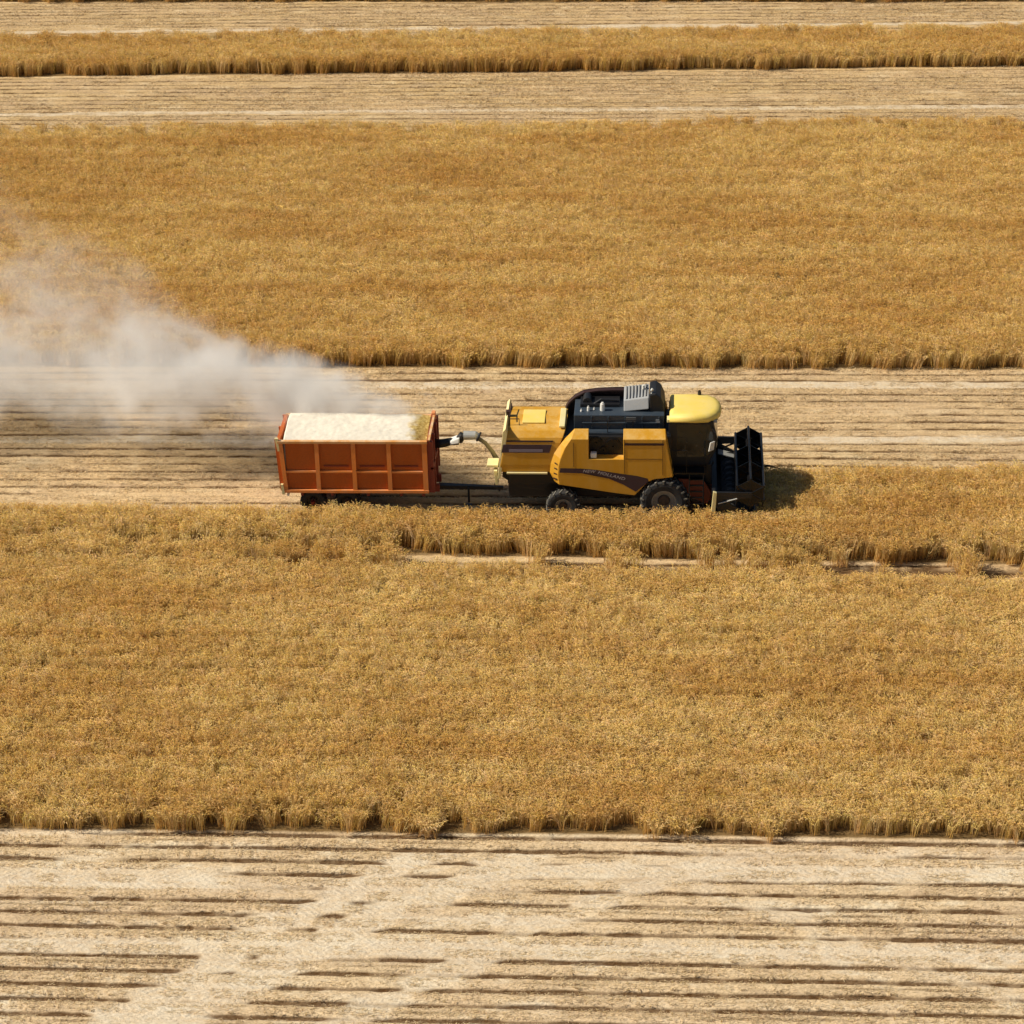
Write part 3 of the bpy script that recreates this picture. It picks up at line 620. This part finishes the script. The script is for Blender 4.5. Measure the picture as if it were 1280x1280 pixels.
for y in (HY0 - .02, HY1 - .02):     # end dividers and marker posts
    bm = bmesh.new(); hexa(bm, [(7.13, y - .06, .42), (7.30, y - .06, .42), (7.30, y + .06, .42), (7.13, y + .06, .42), (7.24, y - .06, 1.66), (7.37, y - .06, 1.62), (7.37, y + .06, 1.62), (7.24, y + .06, 1.66)]); link('marker_post', bm, YELP, header, bev=.02)
    bm = bmesh.new(); tube(bm, [(8.9, y, .45), (9.35, y, .42), (9.8, y, .30)], [.06, .05, .012], 8); link('divider', bm, BLK, header)
RC = (8.55, 1.52); RR = .54
bm = bmesh.new(); tube(bm, [(RC[0], HY0 + .1, RC[1]), (RC[0], HY1 - .1, RC[1])], .09, 12)
A_ = [.52 + k * PI / 3 for k in range(6)]
for y in (HY0 + .12, HY0 + 1.62, HY1 - 1.62, HY1 - .12):
    full = True
    if full: prism(bm, [(RC[0] + RR * math.cos(a), RC[1] + RR * math.sin(a)) for a in A_], y - .015, y + .015)
    for a in A_: tube(bm, [(RC[0], y, RC[1]), (RC[0] + RR * math.cos(a), y, RC[1] + RR * math.sin(a))], .028, 6)
for a in A_:
    bx_, bz_ = RC[0] + RR * math.cos(a), RC[1] + RR * math.sin(a)
    tube(bm, [(bx_, HY0 + .1, bz_), (bx_, HY1 - .1, bz_)], .045, 8)
    hexa(bm, [(bx_ - .05, HY0 + .12, bz_ - .27), (bx_ - .03, HY0 + .12, bz_ - .27), (bx_ - .03, HY1 - .12, bz_ - .27), (bx_ - .05, HY1 - .12, bz_ - .27), (bx_ - .02, HY0 + .12, bz_), (bx_ + .02, HY0 + .12, bz_), (bx_ + .02, HY1 - .12, bz_), (bx_ - .02, HY1 - .12, bz_)])
    for i in range(46):
        y = HY0 + .15 + i * (HY1 - HY0 - .3) / 45; prism(bm, [(bx_ - .012, bz_), (bx_ + .012, bz_), (bx_ - .03, bz_ - .26), (bx_ - .045, bz_ - .26)], y - .012, y + .012)
bmesh.ops.recalc_face_normals(bm, faces=bm.faces); link('reel', bm, BLKG, header)
for y in (HY0 + .02, HY1 - .02):
    bm = bmesh.new(); hexa(bm, [(7.20, y - .04, 1.30), (8.60, y - .04, 1.40), (8.60, y + .04, 1.40), (7.20, y + .04, 1.30), (7.20, y - .04, 1.62), (8.60, y - .04, 1.60), (8.60, y + .04, 1.60), (7.20, y + .04, 1.62)])
    tube(bm, [(7.3, y, 1.0), (8.1, y, 1.38)], .035); link('reel_arm', bm, BLK, header)
bm = bmesh.new(); tube(bm, [(7.42, HY0 - .03, 1.18), (8.08, HY0 - .03, 1.38)], .022); link('reel_strut', bm, STL, header)
bm = bmesh.new(); hexa(bm, [(7.45, HY1 - .5, 1.12), (8.05, HY1 - .5, .95), (8.05, HY1 - .1, .95), (7.45, HY1 - .1, 1.12), (7.45, HY1 - .5, 1.16), (8.05, HY1 - .5, .99), (8.05, HY1 - .1, .99), (7.45, HY1 - .1, 1.16)]); link('guard_plate', bm, STL, header)

# chaff spout reaching back to the trailer
bm = bmesh.new(); tube(bm, [(-.30, .73, 1.35), (-.52, .73, 1.7), (-.72, .73, 2.1), (-.95, .73, 2.42), (-1.22, .73, 2.62)], [.13, .10, .08, .07, .08], 10)
spout = link('discharge_spout', bm, paint('straw_dusted_pipe', (.22, .18, .10), .7, dust=.5), cb, smooth=True)
bm = bmesh.new(); tube(bm, [(-1.18, .73, 2.66), (-1.30, .73, 2.72), (-1.72, .73, 2.72)], [.12, .16, .17], 14); link('spout_head', bm, STL, spout)
bm = bmesh.new(); tube(bm, [(-1.20, .73, 2.68), (-1.16, .73, 2.66)], .19, 14); link('clamp', bm, BLK, spout)
bm = bmesh.new(); tube(bm, [(-1.74, .73, 2.74), (-1.84, .73, 2.62), (-1.9, .73, 2.5)], .15, 12); link('elbow', bm, BLK, spout)
bm = bmesh.new(); hexa(bm, [(-2.22, .5, 2.44), (-1.88, .5, 2.50), (-1.88, .96, 2.50), (-2.22, .96, 2.44), (-2.20, .55, 2.56), (-1.86, .55, 2.70), (-1.86, .91, 2.70), (-2.20, .91, 2.56)]); link('deflector', bm, WHT, spout, bev=.03)
bm = bmesh.new(); tube(bm, [(-1.9, .73, 2.45), (-2.2, .73, 2.47), (-2.5, .73, 2.40), (-2.78, .73, 2.38)], [.10, .14, .16, .17], 12); link('rubber_sleeve', bm, BLK, spout, smooth=True)
bm = bmesh.new(); box(bm, -.85, -.45, -.1, .5, 1.85, 1.93); hexa(bm, [(-.55, -.2, 1.2), (-.45, -.2, 1.2), (-.45, .1, 1.2), (-.55, .1, 1.2), (-.60, -.2, 1.75), (-.48, -.2, 1.75), (-.48, .1, 1.75), (-.60, .1, 1.75)]); link('hose_bracket', bm, YELP, spout, bev=.01)
bm = bmesh.new(); tube(bm, [(-.5, -.1, 1.5), (-.6, -.1, 1.1), (-.4, -.1, .9)], .03); link('hose', bm, BLK, spout)

# ---------------------------------------------------------------- trailer
TX0, TX1, TY0, TY1, TZ0, TZ1 = -8.16, -2.93, -.45, 1.90, 1.0, 3.03
tr = thing('grain_trailer', (-5.5, (TY0 + TY1) / 2, 0), 'orange high sided trailer full of pale chaff towed behind the combine', 'trailer')
bm = bmesh.new(); box(bm, TX0 - .04, TX1, TY0 + .10, TY1 - .10, TZ0, TZ0 + .06)
box(bm, TX0 + .1, TX1 - .1, TY0 + .10, TY0 + .14, TZ0 + .06, TZ1 - .04)
floor_ = link('side_wall', bm, ORG, tr)
bm = bmesh.new(); box(bm, TX0 + .1, TX1 - .1, TY1 - .14, TY1 - .10, TZ0 + .06, TZ1 - .04); link('side_wall', bm, ORG, tr)
def side_frame(y0, y1):
    for xa, xb in ((-6.995, -6.845), (-5.675, -5.525), (-4.405, -4.255), (TX1 - .20, TX1 - .02)):
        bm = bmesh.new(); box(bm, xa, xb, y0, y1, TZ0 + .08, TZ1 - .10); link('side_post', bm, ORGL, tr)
    bm = bmesh.new(); hexa(bm, [(TX0 - .02, y0, TZ0 + .08), (TX0 + .12, y0, TZ0 + .08), (TX0 + .12, y1, TZ0 + .08), (TX0 - .02, y1, TZ0 + .08), (TX0 - .14, y0, TZ1 - .1), (TX0 + .02, y0, TZ1 - .1), (TX0 + .02, y1, TZ1 - .1), (TX0 - .14, y1, TZ1 - .1)]); link('side_post', bm, ORGL, tr)
for (a, b) in ((TY0, TY0 + .10), (TY1 - .10, TY1)):
    side_frame(a, b)
    for xa, xb in ((TX0 + .06, -7.0), (-6.84, -5.68), (-5.52, -4.41), (-4.25, TX1 - .20)):
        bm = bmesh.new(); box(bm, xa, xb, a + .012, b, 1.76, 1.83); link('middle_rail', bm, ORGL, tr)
    bm = bmesh.new(); box(bm, TX0 - .04, TX1, a - .015, b, TZ0 - .04, TZ0 + .08); link('bottom_rail', bm, ORGL, tr, bev=.012)
    bm = bmesh.new(); box(bm, TX0 - .16, TX1, a - .03, b + .02, TZ1 - .10, TZ1); link('top_rail', bm, RAIL, tr, bev=.015)
# stiffening creases of the lower panels
for xa, xb in ((-6.7, -5.8), (-5.4, -4.5), (-4.15, -3.3)):
    bm = bmesh.new(); box(bm, xa, xb, TY0 + .07, TY0 + .10, 1.98, 2.04); link('panel_crease', bm, ORGD, tr)
bm = bmesh.new(); prism(bm, [(TX0 - .10, TZ0), (TX0, TZ0), (TX0 - .08, TZ1), (TX0 - .20, TZ1)], TY0 + .08, TY1 - .08)
for y in (TY0 + .1, CY0, TY1 - .16): prism(bm, [(TX0 - .17, TZ0), (TX0 - .10, TZ0), (TX0 - .20, TZ1), (TX0 - .27, TZ1)], y, y + .08)
tail = link('tailgate', bm, ORG, tr)
bm = bmesh.new(); prism(bm, [(TX0 - .16, TZ1 - .4), (TX0 - .09, TZ1 - .4), (TX0 - .12, TZ1 + .1), (TX0 - .24, TZ1 + .1)], TY0 - .02, TY0 + .07); link('hinge', bm, YELP, tail)
bm = bmesh.new(); prism(bm, [(TX0 - .10, TZ0 - .1), (TX0, TZ0 - .1), (TX0 - .05, TZ0 + .3), (TX0 - .14, TZ0 + .3)], TY0 - .02, TY0 + .07); link('hinge', bm, YELP, tail)
bm = bmesh.new(); box(bm, TX1 - .02, TX1 + .10, TY0 + .04, TY1 - .04, TZ0 - .02, TZ1 + .02)
for y in (TY0 + .02, .2, 1.1, TY1 - .14): box(bm, TX1 + .08, TX1 + .20, y, y + .12, TZ0 - .02, TZ1 - .02)
box(bm, TX1 + .08, TX1 + .20, TY0 + .02, TY1 - .02, 1.9, 2.0)
head = link('headboard', bm, ORGD, tr, bev=.01)
bm = bmesh.new(); prism(bm, [(TX1 - .10, TZ1 - .1), (TX1 + .14, TZ1 - .1), (TX1 + .10, TZ1 + .14), (TX1 - .02, TZ1 + .14)], TY1 - .25, TY1); link('corner_plate', bm, ORGL, head)
bm = bmesh.new(); box(bm, TX1 + .02, TX1 + .10, TY0, TY1 - .25, TZ1 + .02, TZ1 + .06); link('edge_cap', bm, RAIL, head)
bm = bmesh.new(); box(bm, TX0 + .2, TX1 + .3, .25, .40, .68, .96); box(bm, TX0 + .2, TX1 + .3, 1.05, 1.20, .68, .96)
for x in (-7.6, -6.5, -5.2, -4.0, -3.2): box(bm, x, x + .1, TY0 + .05, TY1 - .05, .82, .96)
for x in (-7.2, -5.95): box(bm, x - .06, x + .06, TY0 + .1, TY1 - .1, .42, .54); box(bm, x - .05, x + .05, .25, .4, .5, .7); box(bm, x - .05, x + .05, 1.05, 1.2, .5, .7)
link('chassis', bm, ORGD, tr)
bm = bmesh.new(); hexa(bm, [(-2.7, .60, .62), (-.35, .68, .56), (-.35, .78, .56), (-2.7, .86, .62), (-2.7, .60, .76), (-.35, .68, .68), (-.35, .78, .68), (-2.7, .86, .76)]); tube(bm, [(-1.6, .55, .7), (-1.6, .55, .12)], .04); box(bm, -1.7, -1.5, .47, .63, .0, .03); link('drawbar', bm, BLK, tr)
bm = bmesh.new(); box(bm, TX0 + .05, TX0 + .12, TY0 + .1, TY0 + .3, .78, .92); link('tail_lamp', bm, WHT, tr)
bm = bmesh.new(); box(bm, TX0 + .05, TX0 + .12, TY1 - .3, TY1 - .1, .78, .92); link('tail_lamp', bm, WHT, tr)
for x in (-7.2, -5.95):
    wheel('wheel', (x, TY0 + .38, .48), .48, .36, .26, tr, -1, 20, rimmat=BLK); wheel('wheel', (x, TY1 - .38, .48), .48, .36, .26, tr, 1, 20, rimmat=BLK)

# the load: a loose heap of chaff, golden where fresh straw lands by the headboard
gx = np.linspace(TX0 + .04, TX1 - .03, 110); gy = np.linspace(TY0 + .15, TY1 - .15, 48); GX, GY = np.meshgrid(gx, gy)
u = (GX - TX0) / (TX1 - TX0); v = (GY - TY0) / (TY1 - TY0)
GZ = 2.90 + .22 * np.sin(np.clip(v, 0, 1) * PI) ** .7 * (1 - sst(.86, 1, u) * .8) + .12 * (fnoise(GX, GY, 1.4, .8, 71, 3) - .5) + .025 * (fnoise(GX, GY, .12, .12, 73, 2) - .5)
GZ += .13 * sst(.35, .85, v)
GZ -= .18 * sst(.90, 1.0, u) * sst(.5, 0, v)
bm = bmesh.new(); vv = [[bm.verts.new((GX[j, i], GY[j, i], GZ[j, i])) for i in range(110)] for j in range(48)]
for j in range(47):
    for i in range(109): bm.faces.new((vv[j][i], vv[j][i + 1], vv[j + 1][i + 1], vv[j + 1][i]))
bl = [bm.verts.new(p) for p in ((gx[0], gy[0], 1.3), (gx[-1], gy[0], 1.3), (gx[-1], gy[-1], 1.3), (gx[0], gy[-1], 1.3))]
bm.faces.new(bl[::-1])
bm.faces.new([bl[0], bl[1]] + [vv[0][i] for i in range(109, -1, -1)]); bm.faces.new([bl[2], bl[3]] + [vv[47][i] for i in range(110)])
bm.faces.new([bl[1], bl[2]] + [vv[j][109] for j in range(47, -1, -1)]); bm.faces.new([bl[3], bl[0]] + [vv[j][0] for j in range(48)])
g = NB('chaff'); P = g.n('ShaderNodeNewGeometry').outputs['Position']; sp = g.n('ShaderNodeSeparateXYZ'); g.put(sp.inputs[0], P)
nn = g.noise(P, 2.2, 4, .6); nf = g.noise(g.scaled(P, (9, 9, 9)), 1, 4, .75)
e = g.ramp(g.math('ADD', sp.outputs[0], g.math('MULTIPLY', nn, 1.2)), -3.15, -2.75)
c = g.mix(g.ramp(nf, .35, .7), (.70, .63, .51), (.79, .73, .62)); c = g.mix(e, c, g.mix(g.ramp(nf, .4, .65), (.42, .25, .05), (.80, .60, .20)))
g.put(g.b.inputs['Base Color'], c); g.b.inputs['Roughness'].default_value = 1; g.bump(nf, .25, .03)
heap = link('chaff_heap', bm, g.m, None, smooth=True); tag(heap, 'pale dusty chaff heap filling the orange trailer, golden at its front corner', 'chaff', kind='stuff')

# ---------------------------------------------------------------- dust: a real volume drifting back from the trailer
def dust(name, p0, p1, r0, r1, label, dens, flat=.8, seed=0.0, fall=1.0):
    p0, p1 = Vector(p0), Vector(p1); d = (p1 - p0); L = d.length
    bm = bmesh.new(); rings = []
    for k in range(13):
        t = k / 12; rad = (r0 + (r1 - r0) * t) * (math.sin(PI * min(max(t, .0), 1) * .5 + .0) ** .0) * (1 if 0 < k else .35)
        rings.append([bm.verts.new((t * L, rad * math.cos(a), rad * math.sin(a) * flat)) for a in [2 * PI * j / 20 for j in range(20)]])
    for a, b in zip(rings, rings[1:]):
        for j in range(20): bm.faces.new((a[j], b[j], b[(j + 1) % 20], a[(j + 1) % 20]))
    bm.faces.new(rings[0]); bm.faces.new(rings[-1][::-1]); bmesh.ops.recalc_face_normals(bm, faces=bm.faces)
    g = NB('dust_air'); g.t.nodes.remove(g.b)
    tc = g.n('ShaderNodeTexCoord').outputs['Object']; sp = g.n('ShaderNodeSeparateXYZ'); g.put(sp.inputs[0], tc)
    t = g.math('DIVIDE', sp.outputs[0], L); rad = g.math('ADD', g.math('MULTIPLY', t, r1 - r0), r0)
    dd = g.math('DIVIDE', g.math('SQRT', g.math('ADD', g.math('POWER', sp.outputs[1], 2.0), g.math('POWER', g.math('DIVIDE', sp.outputs[2], flat), 2.0))), rad)
    off = g.n('ShaderNodeVectorMath', operation='ADD'); g.put(off.inputs[0], tc); off.inputs[1].default_value = (seed, seed * 1.7, seed * .3)
    n1 = g.noise(g.scaled(off.outputs[0], (.30, .36, .36)), 1, 5, .62, .6)
    n2 = g.noise(off.outputs[0], 1.5, 3, .6, .4)
    nz = g.math('ADD', g.math('MULTIPLY', n1, .75), g.math('MULTIPLY', n2, .25))
    shape = g.ramp(g.math('SUBTRACT', g.math('ADD', 1.0, g.math('MULTIPLY', g.math('SUBTRACT', nz, .5), 7.5)), g.math('MULTIPLY', dd, 1.45)), -.10, 1.3)
    edge = g.math('MULTIPLY', g.ramp(dd, 1.0, .75), g.math('MULTIPLY', g.ramp(t, 0, .06), g.ramp(t, 1.0, .93)))
    den = g.math('DIVIDE', g.math('MULTIPLY', g.math('MULTIPLY', shape, edge), dens), g.math('POWER', rad, fall))
    pv = g.n('ShaderNodeVolumePrincipled'); pv.inputs['Color'].default_value = (.985, .975, .96, 1); pv.inputs['Anisotropy'].default_value = .1
    g.put(pv.inputs['Density'], den); g.put(g.out.inputs['Volume'], pv.outputs[0])
    me = bpy.data.meshes.new(name); bm.to_mesh(me); bm.free(); me.materials.append(g.m)
    o = bpy.data.objects.new(name, me); COL.objects.link(o); o.location = p0
    o.rotation_euler = d.to_track_quat('X', 'Z').to_euler()
    return tag(o, label, 'dust', kind='stuff')
dust('dust_cloud', (-3.6, 1.5, 3.0), (-30, 9.5, 3.6), 1.5, 6.6, 'pale dust plume drifting left and back over the field', 2.0)
dust('dust_cloud', (-2.5, 1.5, 3.3), (-15, 4.4, 3.5), 1.05, 2.7, 'denser white dust boiling off the top of the trailer load', 2.1, seed=2.3)
dust('dust_cloud', (-10.5, 5.5, 3.8), (-27, 13.5, 7.8), 1.4, 4.2, 'faint upper wisps of dust rising over the wheat at the left', .75, seed=9.0)
